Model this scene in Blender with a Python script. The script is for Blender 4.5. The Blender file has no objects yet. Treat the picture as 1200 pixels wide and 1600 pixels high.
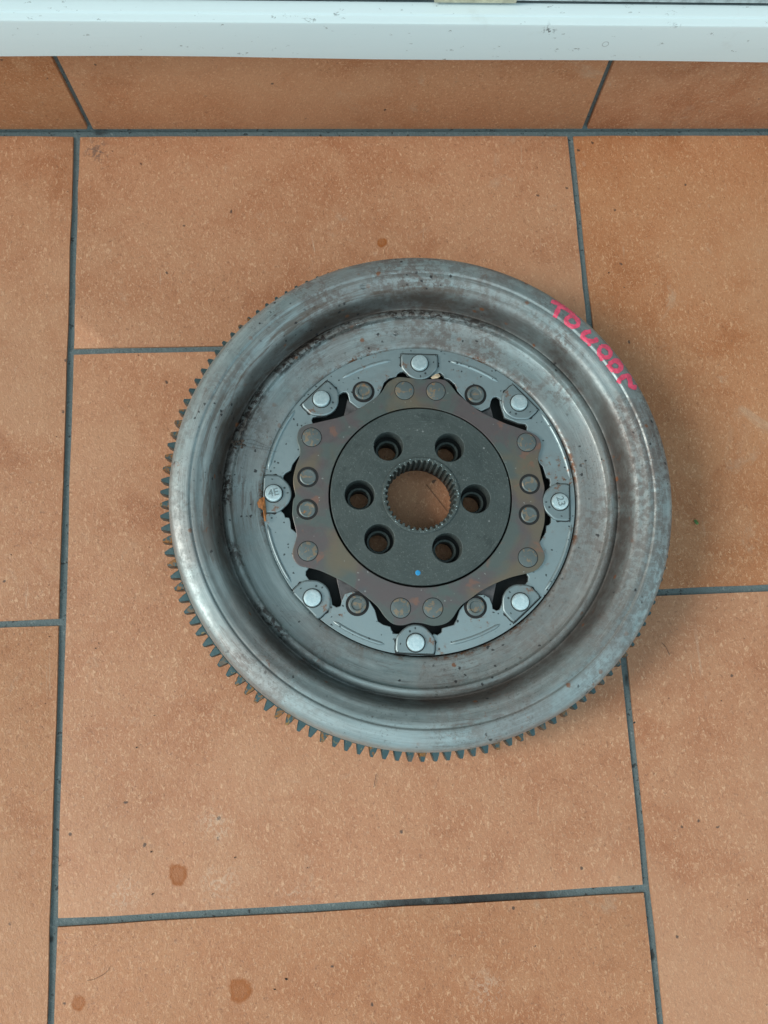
import bpy, bmesh, math, random
from mathutils import Vector, Matrix, Euler
from mathutils.bvhtree import BVHTree
random.seed(7)
PI = math.pi
S = bpy.context.scene
C = S.collection

# ------------------------------------------------------------------ camera
FPX = 1246.94
CAM = Vector((0.16252, -0.2064, 0.4925))
ROT = Euler((math.radians(11.116), math.radians(-3.407), math.radians(-2.593)))
cd = bpy.data.cameras.new('camera')
cd.sensor_fit = 'VERTICAL'; cd.sensor_height = 24; cd.lens = 24 * FPX / 1600
cd.clip_start = 0.01; cd.clip_end = 200
cam = bpy.data.objects.new('camera', cd); C.objects.link(cam)
cam.location = CAM; cam.rotation_euler = ROT
S.camera = cam
RM = ROT.to_matrix()

# ------------------------------------------------------------------ world, sun, exposure
SUN_EL, SUN_AZ = 38, 268           # azimuth: compass-like, from +y clockwise (south-west = lower left of the picture)
w = bpy.data.worlds.new('World'); S.world = w; w.use_nodes = True
nt = w.node_tree; nt.nodes.clear()
sky = nt.nodes.new('ShaderNodeTexSky'); sky.sky_type = 'NISHITA'; sky.sun_disc = False
sky.sun_elevation = math.radians(SUN_EL); sky.sun_rotation = math.radians(SUN_AZ)
sky.air_density = 1.0; sky.dust_density = 3.0; sky.ozone_density = 1.0; sky.altitude = 100
# thin broken overcast: cloud patches grey the blue
tc = nt.nodes.new('ShaderNodeTexCoord')
nz = nt.nodes.new('ShaderNodeTexNoise'); nz.inputs['Scale'].default_value = 2.2; nz.inputs['Detail'].default_value = 4
nt.links.new(tc.outputs['Generated'], nz.inputs['Vector'])
mr = nt.nodes.new('ShaderNodeMapRange'); mr.inputs[1].default_value = .38; mr.inputs[2].default_value = .62
mr.inputs[3].default_value = .45; mr.inputs[4].default_value = .85
nt.links.new(nz.outputs['Fac'], mr.inputs[0])
mx = nt.nodes.new('ShaderNodeMix'); mx.data_type = 'RGBA'
mx.inputs[7].default_value = (6.3, 8.3, 8.7, 1)
nt.links.new(mr.outputs[0], mx.inputs[0]); nt.links.new(sky.outputs[0], mx.inputs[6])
bg = nt.nodes.new('ShaderNodeBackground'); bg.inputs['Strength'].default_value = 0.088
nt.links.new(mx.outputs[2], bg.inputs['Color'])
wo = nt.nodes.new('ShaderNodeOutputWorld'); nt.links.new(bg.outputs[0], wo.inputs[0])
sl = bpy.data.lights.new('sun', 'SUN'); sl.energy = 1.5; sl.angle = math.radians(24); sl.color = (1, .97, .91)
so = bpy.data.objects.new('sun', sl); C.objects.link(so)
_a, _e = math.radians(SUN_AZ), math.radians(SUN_EL)
sd = Vector((math.sin(_a) * math.cos(_e), math.cos(_a) * math.cos(_e), math.sin(_e)))
so.rotation_euler = sd.to_track_quat('Z', 'Y').to_euler()
so.location = sd * 3
S.view_settings.view_transform = 'Standard'; S.view_settings.look = 'None'
S.view_settings.exposure = 0.75; S.view_settings.gamma = 1
S.render.engine = 'CYCLES'

# ------------------------------------------------------------------ measuring helpers
def ray(px, py):
    return (RM @ Vector(((px - 600) / FPX, (800 - py) / FPX, -1))).normalized()
def U(px, py, z=0.0):
    d = ray(px, py); t = (z - CAM.z) / d.z
    return CAM + d * t
def onwall(px, py, Y):
    d = ray(px, py); t = (Y - CAM.y) / d.y
    return CAM + d * t

# ------------------------------------------------------------------ object helpers
def tag(o, label=None, cat=None, group=None, kind=None):
    if label: o['label'] = label
    if cat: o['category'] = cat
    if group: o['group'] = group
    if kind: o['kind'] = kind
    return o
def empty(name, loc=(0, 0, 0)):
    o = bpy.data.objects.new(name, None); C.objects.link(o); o.location = loc; o.empty_display_size = .02
    return o
def link(name, me, mat=None, parent=None, loc=(0, 0, 0), rotz=0.0, smooth=None):
    o = bpy.data.objects.new(name, me); C.objects.link(o)
    if mat and not me.materials: me.materials.append(mat)
    if parent: o.parent = parent
    o.location = loc; o.rotation_euler = (0, 0, rotz)
    if smooth is not None:
        me.shade_smooth(); me.set_sharp_from_angle(angle=math.radians(smooth))
    return o
def from_bm(name, bm):
    me = bpy.data.meshes.new(name); bm.normal_update(); bm.to_mesh(me); bm.free(); return me
def catmull(P, n=4):
    out = []
    for i in range(len(P) - 1):
        p0 = P[max(i - 1, 0)]; p1 = P[i]; p2 = P[i + 1]; p3 = P[min(i + 2, len(P) - 1)]
        for k in range(n):
            t = k / n
            out.append(tuple(.5 * (2 * b + (c - a) * t + (2 * a - 5 * b + 4 * c - d) * t * t + (3 * b - a - 3 * c + d) * t ** 3)
                             for a, b, c, d in zip(p0, p1, p2, p3)))
    out.append(P[-1]); return out
def closed_smooth(P, n=3):
    out = []; m = len(P)
    for i in range(m):
        p0, p1, p2, p3 = P[i - 1], P[i], P[(i + 1) % m], P[(i + 2) % m]
        for k in range(n):
            t = k / n
            out.append(tuple(.5 * (2 * b + (c - a) * t + (2 * a - 5 * b + 4 * c - d) * t * t + (3 * b - a - 3 * c + d) * t ** 3)
                             for a, b, c, d in zip(p0, p1, p2, p3)))
    return out
def lathe(name, prof, seg=64, wobble=0.0, close=False):
    """surface of revolution of (r,z) points; r=0 ends close"""
    bm = bmesh.new(); rings = []
    for r, z in prof:
        if r < 1e-7: rings.append([bm.verts.new((0, 0, z))])
        else: rings.append([bm.verts.new((r * math.cos(2 * PI * k / seg), r * math.sin(2 * PI * k / seg), z)) for k in range(seg)])
    pairs = list(zip(rings[:-1], rings[1:]))
    if close: pairs.append((rings[-1], rings[0]))
    for a, b in pairs:
        for k in range(seg):
            k2 = (k + 1) % seg
            if len(a) == 1 and len(b) == 1: continue
            if len(a) == 1: bm.faces.new((a[0], b[k2], b[k]))
            elif len(b) == 1: bm.faces.new((a[k], a[k2], b[0]))
            else: bm.faces.new((a[k], a[k2], b[k2], b[k]))
    bmesh.ops.recalc_face_normals(bm, faces=bm.faces)
    return from_bm(name, bm)
def plate(name, loops, z0, z1, bev=.0003, res=1):
    """flat plate with holes: outer loop first, between z0 and z1, edges bevelled"""
    cu = bpy.data.curves.new(name, 'CURVE'); cu.dimensions = '2D'; cu.fill_mode = 'BOTH'
    for L in loops:
        sp = cu.splines.new('POLY'); sp.points.add(len(L) - 1); sp.use_cyclic_u = True
        for p, q in zip(sp.points, L): p.co = (q[0], q[1], 0, 1)
    h = (z1 - z0) / 2
    cu.extrude = h - bev; cu.bevel_depth = bev; cu.bevel_resolution = res; cu.offset = -bev
    t = bpy.data.objects.new('tmp', cu)
    me = bpy.data.meshes.new_from_object(t)
    bpy.data.objects.remove(t); bpy.data.curves.remove(cu)
    me.name = name; me.materials.clear()
    me.transform(Matrix.Translation((0, 0, (z0 + z1) / 2)))
    return me
def circle(cx, cy, r, n=48, ph=0):
    return [(cx + r * math.cos(2 * PI * k / n + ph), cy + r * math.sin(2 * PI * k / n + ph)) for k in range(n)]

# ------------------------------------------------------------------ material helpers
class NT:
    def __init__(s, name):
        s.m = bpy.data.materials.new(name); s.m.use_nodes = True
        s.t = s.m.node_tree; s.t.nodes.clear()
        s.out = s.t.nodes.new('ShaderNodeOutputMaterial'); s.b = s.t.nodes.new('ShaderNodeBsdfPrincipled')
        s.t.links.new(s.b.outputs[0], s.out.inputs[0])
        s.tc = s.t.nodes.new('ShaderNodeTexCoord'); s.obj = s.tc.outputs['Object']
    def n(s, typ, **kw):
        x = s.t.nodes.new(typ)
        for k, v in kw.items(): setattr(x, k, v)
        return x
    def l(s, a, b): s.t.links.new(a, b)
    def put(s, sock, v):
        if isinstance(v, bpy.types.NodeSocket): s.l(v, sock)
        else: sock.default_value = v
    def noise(s, vec, scale, detail=3, rough=.55, dist=0.0, lac=2.0):
        x = s.n('ShaderNodeTexNoise'); s.l(vec, x.inputs['Vector'])
        x.inputs['Scale'].default_value = scale; x.inputs['Detail'].default_value = detail
        x.inputs['Roughness'].default_value = rough; x.inputs['Distortion'].default_value = dist
        return x.outputs['Fac']
    def warp(s, vec, k=.0018, sc=420):
        a = s.n('ShaderNodeVectorMath', operation='ADD'); s.l(vec, a.inputs[0]); t = s.n('ShaderNodeTexNoise'); s.l(vec, t.inputs['Vector']); t.inputs['Scale'].default_value = sc
        m = s.n('ShaderNodeVectorMath', operation='SCALE'); s.l(t.outputs['Color'], m.inputs[0]); m.inputs['Scale'].default_value = k; s.l(m.outputs[0], a.inputs[1])
        return a.outputs[0]
    def voro(s, vec, scale, rnd=1.0):
        x = s.n('ShaderNodeTexVoronoi'); s.l(vec, x.inputs['Vector']); x.inputs['Scale'].default_value = scale
        x.inputs['Randomness'].default_value = rnd
        return x.outputs['Distance'], x.outputs['Color']
    def ramp(s, v, a, b, lo=0.0, hi=1.0, smooth=True):
        x = s.n('ShaderNodeMapRange'); s.put(x.inputs[0], v)
        if smooth: x.interpolation_type = 'SMOOTHSTEP'
        for i, q in zip((1, 2, 3, 4), (a, b, lo, hi)): x.inputs[i].default_value = q
        return x.outputs[0]
    def math(s, op, a, b=0.0, c=None):
        x = s.n('ShaderNodeMath', operation=op); s.put(x.inputs[0], a); s.put(x.inputs[1], b)
        if c is not None: s.put(x.inputs[2], c)
        return x.outputs[0]
    def mix(s, f, a, b, mode='MIX'):
        x = s.n('ShaderNodeMix', data_type='RGBA', blend_type=mode); s.put(x.inputs[0], f)
        for i, v in ((6, a), (7, b)):
            if isinstance(v, (tuple, list)): v = (*v[:3], 1)
            s.put(x.inputs[i], v)
        return x.outputs[2]
    def scalevec(s, vec, sc, rot=(0, 0, 0), loc=(0, 0, 0)):
        x = s.n('ShaderNodeMapping'); s.l(vec, x.inputs['Vector']); x.inputs['Scale'].default_value = sc
        x.inputs['Rotation'].default_value = rot; x.inputs['Location'].default_value = loc
        return x.outputs[0]
    def polar(s, k=1.0, q=12.0):
        """coordinates stretched round the axle: circumferential streaks"""
        sp = s.n('ShaderNodeSeparateXYZ'); s.l(s.obj, sp.inputs[0])
        r = s.math('SQRT', s.math('ADD', s.math('MULTIPLY', sp.outputs[0], sp.outputs[0]), s.math('MULTIPLY', sp.outputs[1], sp.outputs[1])))
        ux = s.math('MULTIPLY', s.math('DIVIDE', sp.outputs[0], r), .12 * k); uy = s.math('MULTIPLY', s.math('DIVIDE', sp.outputs[1], r), .12 * k)
        c = s.n('ShaderNodeCombineXYZ'); s.l(ux, c.inputs[0]); s.l(uy, c.inputs[1]); s.l(s.math('MULTIPLY', r, q), c.inputs[2])
        return c.outputs[0], r, sp
    def spot(s, vec, p, rad, soft=.3, warp=None):
        """mask of a round mark of radius rad at p"""
        x = s.n('ShaderNodeVectorMath', operation='DISTANCE'); s.l(vec, x.inputs[0]); x.inputs[1].default_value = p
        d = x.outputs['Value']
        if warp is not None: d = s.math('ADD', d, s.math('MULTIPLY', s.math('SUBTRACT', warp, .5), rad * 1.2))
        return s.ramp(d, rad * (1 + soft * .5), rad * (1 - soft), 0, 1)
    def bump(s, h, strength=.3, dist=.001, nrm=None):
        x = s.n('ShaderNodeBump'); s.l(h, x.inputs['Height']); x.inputs['Strength'].default_value = strength
        x.inputs['Distance'].default_value = dist
        if nrm is not None: s.l(nrm, x.inputs['Normal'])
        return x.outputs[0]
    def fin(s, col, rough=.5, metal=0.0, nrm=None, spec=None):
        if isinstance(col, tuple): col = (*col[:3], 1)
        s.put(s.b.inputs['Base Color'], col); s.put(s.b.inputs['Roughness'], rough); s.put(s.b.inputs['Metallic'], metal)
        if nrm is not None: s.l(nrm, s.b.inputs['Normal'])
        if spec is not None: s.b.inputs['Specular IOR Level'].default_value = spec
        return s.m

# stain places on the floor (world metres)
STAINS = [(U(278, 1366), .0056), (U(375, 1547), .0066), (U(122, 1566), .0040), (U(597, 378), .0035)]
def tile_mat(name, wall=False):
    n = NT(name)
    geo = n.n('ShaderNodeNewGeometry'); P = geo.outputs['Position']
    oi = n.n('ShaderNodeObjectInfo')
    off = n.n('ShaderNodeVectorMath', operation='SCALE'); n.l(P, off.inputs[0]); off.inputs['Scale'].default_value = 1
    cmb = n.n('ShaderNodeCombineXYZ'); n.l(n.math('MULTIPLY', oi.outputs['Random'], 7.0), cmb.inputs[2])
    add = n.n('ShaderNodeVectorMath', operation='ADD'); n.l(P, add.inputs[0]); n.l(cmb.outputs[0], add.inputs[1])
    V = add.outputs[0]
    big = n.noise(V, 7, 4, .6, .4); mid = n.noise(V, 38, 5, .65, .6); fine = n.noise(V, 420, 4, .7)
    Vs = n.scalevec(V, (1, .62, 1), (0, 0, .9)); grain = n.noise(Vs, 640, 4, .7, .9)
    Vs2 = n.scalevec(V, (.6, 1, 1), (0, 0, -.8)); grain2 = n.noise(Vs2, 560, 3, .7, 1.4)
    c = n.mix(n.ramp(big, .32, .68), (.410, .160, .068), (.500, .226, .112))
    c = n.mix(n.ramp(mid, .35, .7, 0, .85), c, (.495, .235, .118))
    c = n.mix(n.ramp(mid, .45, .25, 0, .45), c, (.32, .115, .045))
    c = n.mix(n.ramp(grain, .54, .66, 0, .72), c, (.70, .41, .24))
    c = n.mix(n.ramp(grain2, .58, .70, 0, .42), c, (.68, .42, .26))
    c = n.mix(n.ramp(grain, .44, .28, 0, .5), c, (.19, .072, .034))
    c = n.mix(n.ramp(fine, .42, .28, 0, .55), c, (.17, .075, .04))
    # pale worn patches
    wp = n.noise(V, 17, 6, .75, 1.0); c = n.mix(n.ramp(wp, .60, .74, 0, .5), c, (.52, .35, .235))
    wv = n.noise(V, 9, 3, .5); c = n.mix(n.ramp(wv, .52, .70, 0, .4), c, (.53, .28, .155))
    sc = n.noise(n.scalevec(V, (1, .12, 1), (0, 0, .9)), 120, 4, .8, .6); c = n.mix(n.math('MULTIPLY', n.ramp(sc, .62, .70), n.ramp(n.noise(V, 21, 2), .5, .62, 0, .5)), c, (.56, .38, .26))
    # tiny dark pits
    d, vc = n.voro(n.warp(V, .004, 260), 95); sp = n.n('ShaderNodeSeparateColor'); n.l(vc, sp.inputs[0])
    pit = n.math('MULTIPLY', n.ramp(d, .13, .07), n.ramp(sp.outputs[0], .86, .90)); c = n.mix(n.math('MULTIPLY', pit, .8), c, (.045, .035, .03))
    d2, vc2 = n.voro(V, 60); sp2 = n.n('ShaderNodeSeparateColor'); n.l(vc2, sp2.inputs[0])
    pit2 = n.math('MULTIPLY', n.ramp(d2, .12, .06), n.ramp(sp2.outputs[1], .88, .92)); c = n.mix(n.math('MULTIPLY', pit2, .12), c, (.72, .55, .42))
    # per-tile tone
    tone = n.ramp(oi.outputs['Random'], 0, 1, .95, 1.04, False)
    hs = n.n('ShaderNodeHueSaturation'); n.l(n.ramp(n.math('FRACT', n.math('MULTIPLY', oi.outputs['Random'], 7.3)), 0, 1, .97, 1.04, False), hs.inputs['Saturation']); n.l(c, hs.inputs['Color']); n.l(tone, hs.inputs['Value']); c = hs.outputs[0]
    if not wall:
        for p, r in STAINS:
            m = n.spot(P, (p.x, p.y, 0), r, .25, n.noise(V, 160, 3))
            ring = n.spot(P, (p.x, p.y, 0), r * .72, .4, n.noise(V, 130, 3))
            k = n.math('SUBTRACT', n.math('MULTIPLY', m, .92), n.math('MULTIPLY', ring, .22))
            c = n.mix(k, c, (.33, .09, .010))
        # dark scuff in the tile corner by the step
        p = U(152, 236); m = n.math('MULTIPLY', n.spot(P, (p.x, p.y, 0), .009, .8), n.ramp(n.noise(V, 330, 3), .5, .58)); c = n.mix(n.math('MULTIPLY', m, .6), c, (.09, .07, .065))
        p = U(1068, 440); 
        for (x, y, rr) in ((333, 1290, .011), (460, 1410, .010), (345, 1380, .012), (760, 1545, .01), (190, 1400, .01), (25, 578, .0025)):
            p = U(x, y); m = n.math('MULTIPLY', n.spot(P, (p.x, p.y, 0), rr, .8, n.noise(V, 60, 3)), n.ramp(n.noise(V, 240, 4, .7, 1.5), .47, .6)); c = n.mix(n.math('MULTIPLY', m, .38), c, (.66, .50, .37))
    h = n.math('ADD', n.math('MULTIPLY', grain, 1.2), n.math('ADD', n.math('MULTIPLY', fine, .7), n.math('MULTIPLY', mid, 1.0)))
    nr = n.bump(h, .42, .0010)
    nr = n.bump(n.noise(V, 14, 3), .25, .004, nr)
    rg = n.ramp(fine, .3, .7, .42, .62)
    return n.fin(c, rg, 0, nr, .45)
M = {}
M['tile'] = tile_mat('terracotta_tile'); M['wall_tile'] = tile_mat('terracotta_riser_tile', True)

def grout():
    n = NT('grey_grout'); geo = n.n('ShaderNodeNewGeometry'); P = geo.outputs['Position']
    c = n.mix(n.noise(P, 60, 5, .7), (.092, .130, .135), (.165, .208, .210))
    c = n.mix(n.ramp(n.noise(P, 420, 3, .7), .58, .72, 0, .7), c, (.26, .29, .28))
    c = n.mix(n.ramp(n.noise(P, 300, 3), .38, .30, 0, .8), c, (.02, .02, .02))
    c = n.mix(n.ramp(n.noise(P, 14, 3), .6, .72, 0, .6), c, (.055, .06, .058))
    for (x, y, sx, rr) in ((790, 1401, .25, .009), (720, 1404, .3, .006), (640, 1411, .3, .005), (980, 1060, 2.5, .004), (1020, 1495, 1.5, .0028), (78, 1470, 1.2, .0022), (155, 203, .5, .003)):
        p = U(x, y); Vm = n.scalevec(P, (sx, 1, 1)); m = n.spot(Vm, (p.x * sx, p.y, -.0016), rr, .7, n.noise(P, 180, 3))
        c = n.mix(n.math('MULTIPLY', m, .8), c, (.022, .022, .022))
    return n.fin(c, .85, 0, n.bump(n.noise(P, 350, 5, .7), 1.0, .0010))
M['grout'] = grout()

def pvc():
    n = NT('white_painted_sill'); geo = n.n('ShaderNodeNewGeometry'); P = geo.outputs['Position']
    V = n.scalevec(P, (.15, 1, 1))
    c = n.mix(n.noise(V, 40, 4, .6), (.68, .785, .79), (.75, .845, .845))
    c = n.mix(n.ramp(n.noise(n.scalevec(P, (.5, 1, 1)), 210, 4, .75), .64, .70, 0, .75), c, (.22, .24, .23))
    c = n.mix(n.ramp(n.noise(P, 25, 4, .7), .6, .75, 0, .25), c, (.50, .50, .45))
    for (x, y, rr) in ((858, 48, .004), (1060, 37, .003)):
        p = onwall(x, y, .152) if y > 34 else U(x, y, .088)
        m = n.math('MULTIPLY', n.spot(P, tuple(p), rr, .9), n.ramp(n.noise(n.scalevec(P, (1, 1, 1), (0, .6, 0)), 420, 3, .6), .50, .57))
        c = n.mix(n.math('MULTIPLY', m, .85), c, (.10, .11, .11))
    # drawn round scuffs
    for (x, y, rr) in ((946, 69, .0021), (636, 14, .0016)):
        p = onwall(x, y, .152) if y > 34 else U(x, y, .088)
        xx = n.n('ShaderNodeVectorMath', operation='DISTANCE'); n.l(P, xx.inputs[0]); xx.inputs[1].default_value = tuple(p)
        d = n.math('ABSOLUTE', n.math('SUBTRACT', n.math('ADD', xx.outputs['Value'], n.math('MULTIPLY', n.noise(P, 500, 2), .0006)), rr))
        c = n.mix(n.ramp(d, .00035, .0001, 0, .6), c, (.25, .27, .27))
    return n.fin(c, .42, 0, n.bump(n.noise(V, 90, 3), .12, .001), .5)
M['pvc'] = pvc()
def simple(name, col, rough=.5, metal=0.0, ns=200, var=.25, bump=.15, spec=None, bd=.0005):
    n = NT(name)
    a = tuple(v * (1 - var) for v in col); b = tuple(min(1, v * (1 + var)) for v in col)
    f = n.noise(n.obj, ns, 4, .65)
    return n.fin(n.mix(n.ramp(f, .3, .7), a, b), n.ramp(f, .3, .7, max(0, rough - .08), min(1, rough + .08)), metal, n.bump(f, bump, bd), spec)

def cover_mat():
    n = NT('worn_pressed_steel')
    pol, r, sp = n.polar(1, 1.0)
    polS, _, _ = n.polar(.8, 9.0)      # streaks
    O = n.obj
    base = n.mix(n.ramp(n.noise(polS, 22, 5, .6, .2), .32, .68), (.265, .325, .325), (.40, .47, .47))
    base = n.mix(n.ramp(n.noise(O, 16, 4, .6, .5), .40, .62, 0, .6), base, (.30, .285, .270))
    # mottled brown tarnish
    tarn = n.math('MULTIPLY', n.ramp(n.noise(O, 12, 5, .65, .6), .44, .62), n.ramp(n.noise(O, 230, 4, .75), .40, .58))
    upr = n.ramp(n.math('ADD', sp.outputs[1], n.math('MULTIPLY', sp.outputs[0], .5)), -.06, .10, .38, .72)
    base = n.mix(n.math('MULTIPLY', tarn, upr), base, (.165, .128, .112))
    fs = n.math('MULTIPLY', n.ramp(n.noise(O, 620, 5, .8), .56, .64), n.ramp(n.noise(O, 34, 4, .6), .44, .60))
    base = n.mix(n.math('MULTIPLY', fs, .7), base, (.10, .085, .078))
    polT, _, _ = n.polar(.5, 26.0)      # fine turning marks
    base = n.mix(n.ramp(n.noise(polT, 60, 4, .75), .52, .68, 0, .40), base, (.17, .185, .18))
    base = n.mix(n.ramp(n.noise(polT, 85, 4, .75), .55, .70, 0, .35), base, (.56, .62, .62))
    # brown smears thickest at the upper left and along the groove
    ul = n.ramp(n.math('SUBTRACT', sp.outputs[1], sp.outputs[0]), .0, .16)
    sm = n.math('MULTIPLY', n.math('MULTIPLY', ul, n.ramp(r, .105, .116)), n.math('MULTIPLY', n.ramp(r, .137, .125), n.ramp(n.noise(polS, 34, 5, .65, .4), .45, .60)))
    base = n.mix(n.math('MULTIPLY', sm, .75), base, (.13, .085, .06))
    streak = n.math('MULTIPLY', n.ramp(n.noise(polS, 60, 4, .7, .6), .52, .66), n.ramp(n.noise(O, 26, 3), .45, .6))
    base = n.mix(n.math('MULTIPLY', streak, .6), base, (.16, .125, .11))
    # shade of the pressing's deep groove painted in, mixed with brown grime
    gr = n.math('MULTIPLY', n.ramp(r, .1165, .1185), n.ramp(r, .1270, .1205))
    gw = n.math('MULTIPLY', gr, n.ramp(n.noise(O, 24, 5, .6, .4), .30, .62, .35, 1))
    base = n.mix(n.math('MULTIPLY', gw, .80), base, (.080, .062, .052))
    # pitted rusty band on the narrow ledge, left side of the wheel
    ledge = n.math('MULTIPLY', n.ramp(r, .1105, .1135), n.ramp(r, .1195, .117))
    left = n.ramp(n.math('SUBTRACT', sp.outputs[0], n.math('MULTIPLY', sp.outputs[1], .6)), .03, -.05)
    pits = n.math('MULTIPLY', n.math('MULTIPLY', ledge, left), n.ramp(n.noise(O, 300, 5, .75, .5), .46, .54))
    pits = n.math('MULTIPLY', pits, n.ramp(n.noise(O, 30, 3), .35, .55))
    base = n.mix(n.math('MULTIPLY', pits, .95), base, (.045, .032, .028))
    # fine black specks
    Od = n.n('ShaderNodeVectorMath', operation='ADD'); n.l(O, Od.inputs[0])
    nn_ = n.n('ShaderNodeTexNoise'); n.l(O, nn_.inputs['Vector']); nn_.inputs['Scale'].default_value = 500
    sc_ = n.n('ShaderNodeVectorMath', operation='SCALE'); n.l(nn_.outputs['Color'], sc_.inputs[0]); sc_.inputs['Scale'].default_value = .0022; n.l(sc_.outputs[0], Od.inputs[1])
    d, vc = n.voro(Od.outputs[0], 340); s3 = n.n('ShaderNodeSeparateColor'); n.l(vc, s3.inputs[0])
    sk = n.math('MULTIPLY', n.ramp(d, .34, .2), n.ramp(s3.outputs[0], .84, .87)); sk = n.math('MULTIPLY', sk, n.ramp(n.noise(O, 24, 2), .48, .58))
    base = n.mix(n.math('MULTIPLY', sk, .85), base, (.03, .03, .032))
    # rust spots
    d, vc = n.voro(O, 150); s4 = n.n('ShaderNodeSeparateColor'); n.l(vc, s4.inputs[0])
    ru = n.math('MULTIPLY', n.ramp(n.math('ADD', d, n.math('MULTIPLY', n.noise(O, 700, 3), .3)), .42, .28), n.ramp(s4.outputs[1], .87, .90))
    ru = n.math('MULTIPLY', ru, n.ramp(n.noise(O, 15, 3), .46, .58))
    base = n.mix(n.math('MULTIPLY', ru, .85), base, (.27, .105, .045))
    ru2 = n.math('MULTIPLY', n.ramp(n.noise(O, 200, 5, .8, 1.0), .60, .68), n.ramp(n.noise(O, 18, 3), .52, .62))
    base = n.mix(n.math('MULTIPLY', ru2, .7), base, (.25, .11, .06))
    rim = n.math('MULTIPLY', n.math('MULTIPLY', n.ramp(r, .0985, .0955), n.ramp(n.noise(O, 260, 4, .7), .46, .58)), n.ramp(n.noise(O, 28, 3), .45, .6))
    base = n.mix(rim, base, (.17, .085, .05))
    f = n.noise(O, 260, 4, .7)
    rg = n.math('ADD', n.ramp(f, .3, .7, .43, .60), n.math('MULTIPLY', n.math('MAXIMUM', tarn, gw), .16))
    nr = n.bump(f, .18, .0004); nr = n.bump(n.noise(polT, 90, 3), .22, .0003, nr); nr = n.bump(n.noise(O, 22, 3), .25, .0016, nr)
    return n.fin(base, rg, .72, nr)
M['cover'] = cover_mat()
def sheet_mat(name='pale_blue_grey_sheet_steel', k=1.0):
    n = NT(name); O = n.obj
    b = n.mix(n.noise(O, 30, 4, .6), (.30 * k, .375 * k, .385 * k), (.38 * k, .46 * k, .47 * k))
    b = n.mix(n.ramp(n.noise(O, 24, 4, .7), .55, .72, 0, .5), b, (.30, .29, .275))
    d, vc = n.voro(n.warp(O), 420); s3 = n.n('ShaderNodeSeparateColor'); n.l(vc, s3.inputs[0])
    sk = n.math('MULTIPLY', n.ramp(d, .30, .2), n.ramp(s3.outputs[0], .82, .86)); b = n.mix(n.math('MULTIPLY', sk, .85), b, (.03, .035, .037))
    ru = n.math('MULTIPLY', n.ramp(n.noise(O, 330, 5, .75), .55, .63), n.ramp(n.noise(O, 26, 3), .54, .64))
    b = n.mix(n.math('MULTIPLY', ru, .8), b, (.27, .12, .06))
    f = n.noise(O, 400, 4, .7)
    return n.fin(b, n.ramp(f, .3, .7, .38, .52), .72, n.bump(f, .12, .0003))
M['sheet'] = sheet_mat()
M['tab'] = sheet_mat('grey_tab_steel', .84)
def brown_mat():
    n = NT('heat_tinted_plate_steel'); O = n.obj
    b = n.mix(n.ramp(n.noise(O, 34, 4, .55, 1.0), .42, .58), (.170, .142, .140), (.145, .170, .157))
    b = n.mix(n.ramp(n.noise(n.scalevec(O, (1, 1, 1), (0, 0, 0), (3, 1, 0)), 26, 3, .5, .6), .50, .64, 0, .75), b, (.235, .185, .125))
    b = n.mix(n.ramp(n.noise(n.scalevec(O, (1, 1, 1), (0, 0, 0), (7, 2, 0)), 55, 4, .55, .8), .60, .68, 0, .6), b, (.33, .165, .115))
    b = n.mix(n.ramp(n.noise(n.scalevec(O, (1, 1, 1), (0, 0, 0), (1, 9, 0)), 40, 3, .5, .4), .60, .70, 0, .4), b, (.115, .15, .165))
    d, vc = n.voro(n.warp(O), 520); s3 = n.n('ShaderNodeSeparateColor'); n.l(vc, s3.inputs[0])
    sk = n.math('MULTIPLY', n.ramp(d, .28, .16), n.ramp(s3.outputs[0], .94, .96)); b = n.mix(n.math('MULTIPLY', sk, .4), b, (.62, .64, .60))
    f = n.noise(O, 300, 4, .7)
    return n.fin(b, n.ramp(f, .3, .7, .38, .54), .65, n.bump(f, .12, .0003))
M['brown'] = brown_mat()
def hub_mat():
    n = NT('dark_phosphated_steel'); O = n.obj
    b = n.mix(n.noise(O, 60, 4, .6), (.052, .068, .065), (.112, .134, .127))
    b = n.mix(n.ramp(n.noise(O, 90, 4, .6), .60, .68, 0, .7), b, (.055, .07, .067))
    f = n.noise(O, 900, 3, .7); b = n.mix(n.ramp(f, .58, .72, 0, .5), b, (.30, .34, .32))
    d, vc = n.voro(O, 300); s3 = n.n('ShaderNodeSeparateColor'); n.l(vc, s3.inputs[0])
    sk = n.math('MULTIPLY', n.ramp(d, .26, .14), n.ramp(s3.outputs[0], .94, .97)); b = n.mix(n.math('MULTIPLY', sk, .55), b, (.5, .52, .50))
    pol, r, sp = n.polar(1, 30); b = n.mix(n.ramp(n.noise(pol, 60, 3, .6), .52, .70, 0, .35), b, (.15, .18, .175))
    return n.fin(b, n.ramp(n.noise(O, 40, 4), .35, .65, .46, .66), .5, n.bump(f, .5, .0004))
M['hub'] = hub_mat()
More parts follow.
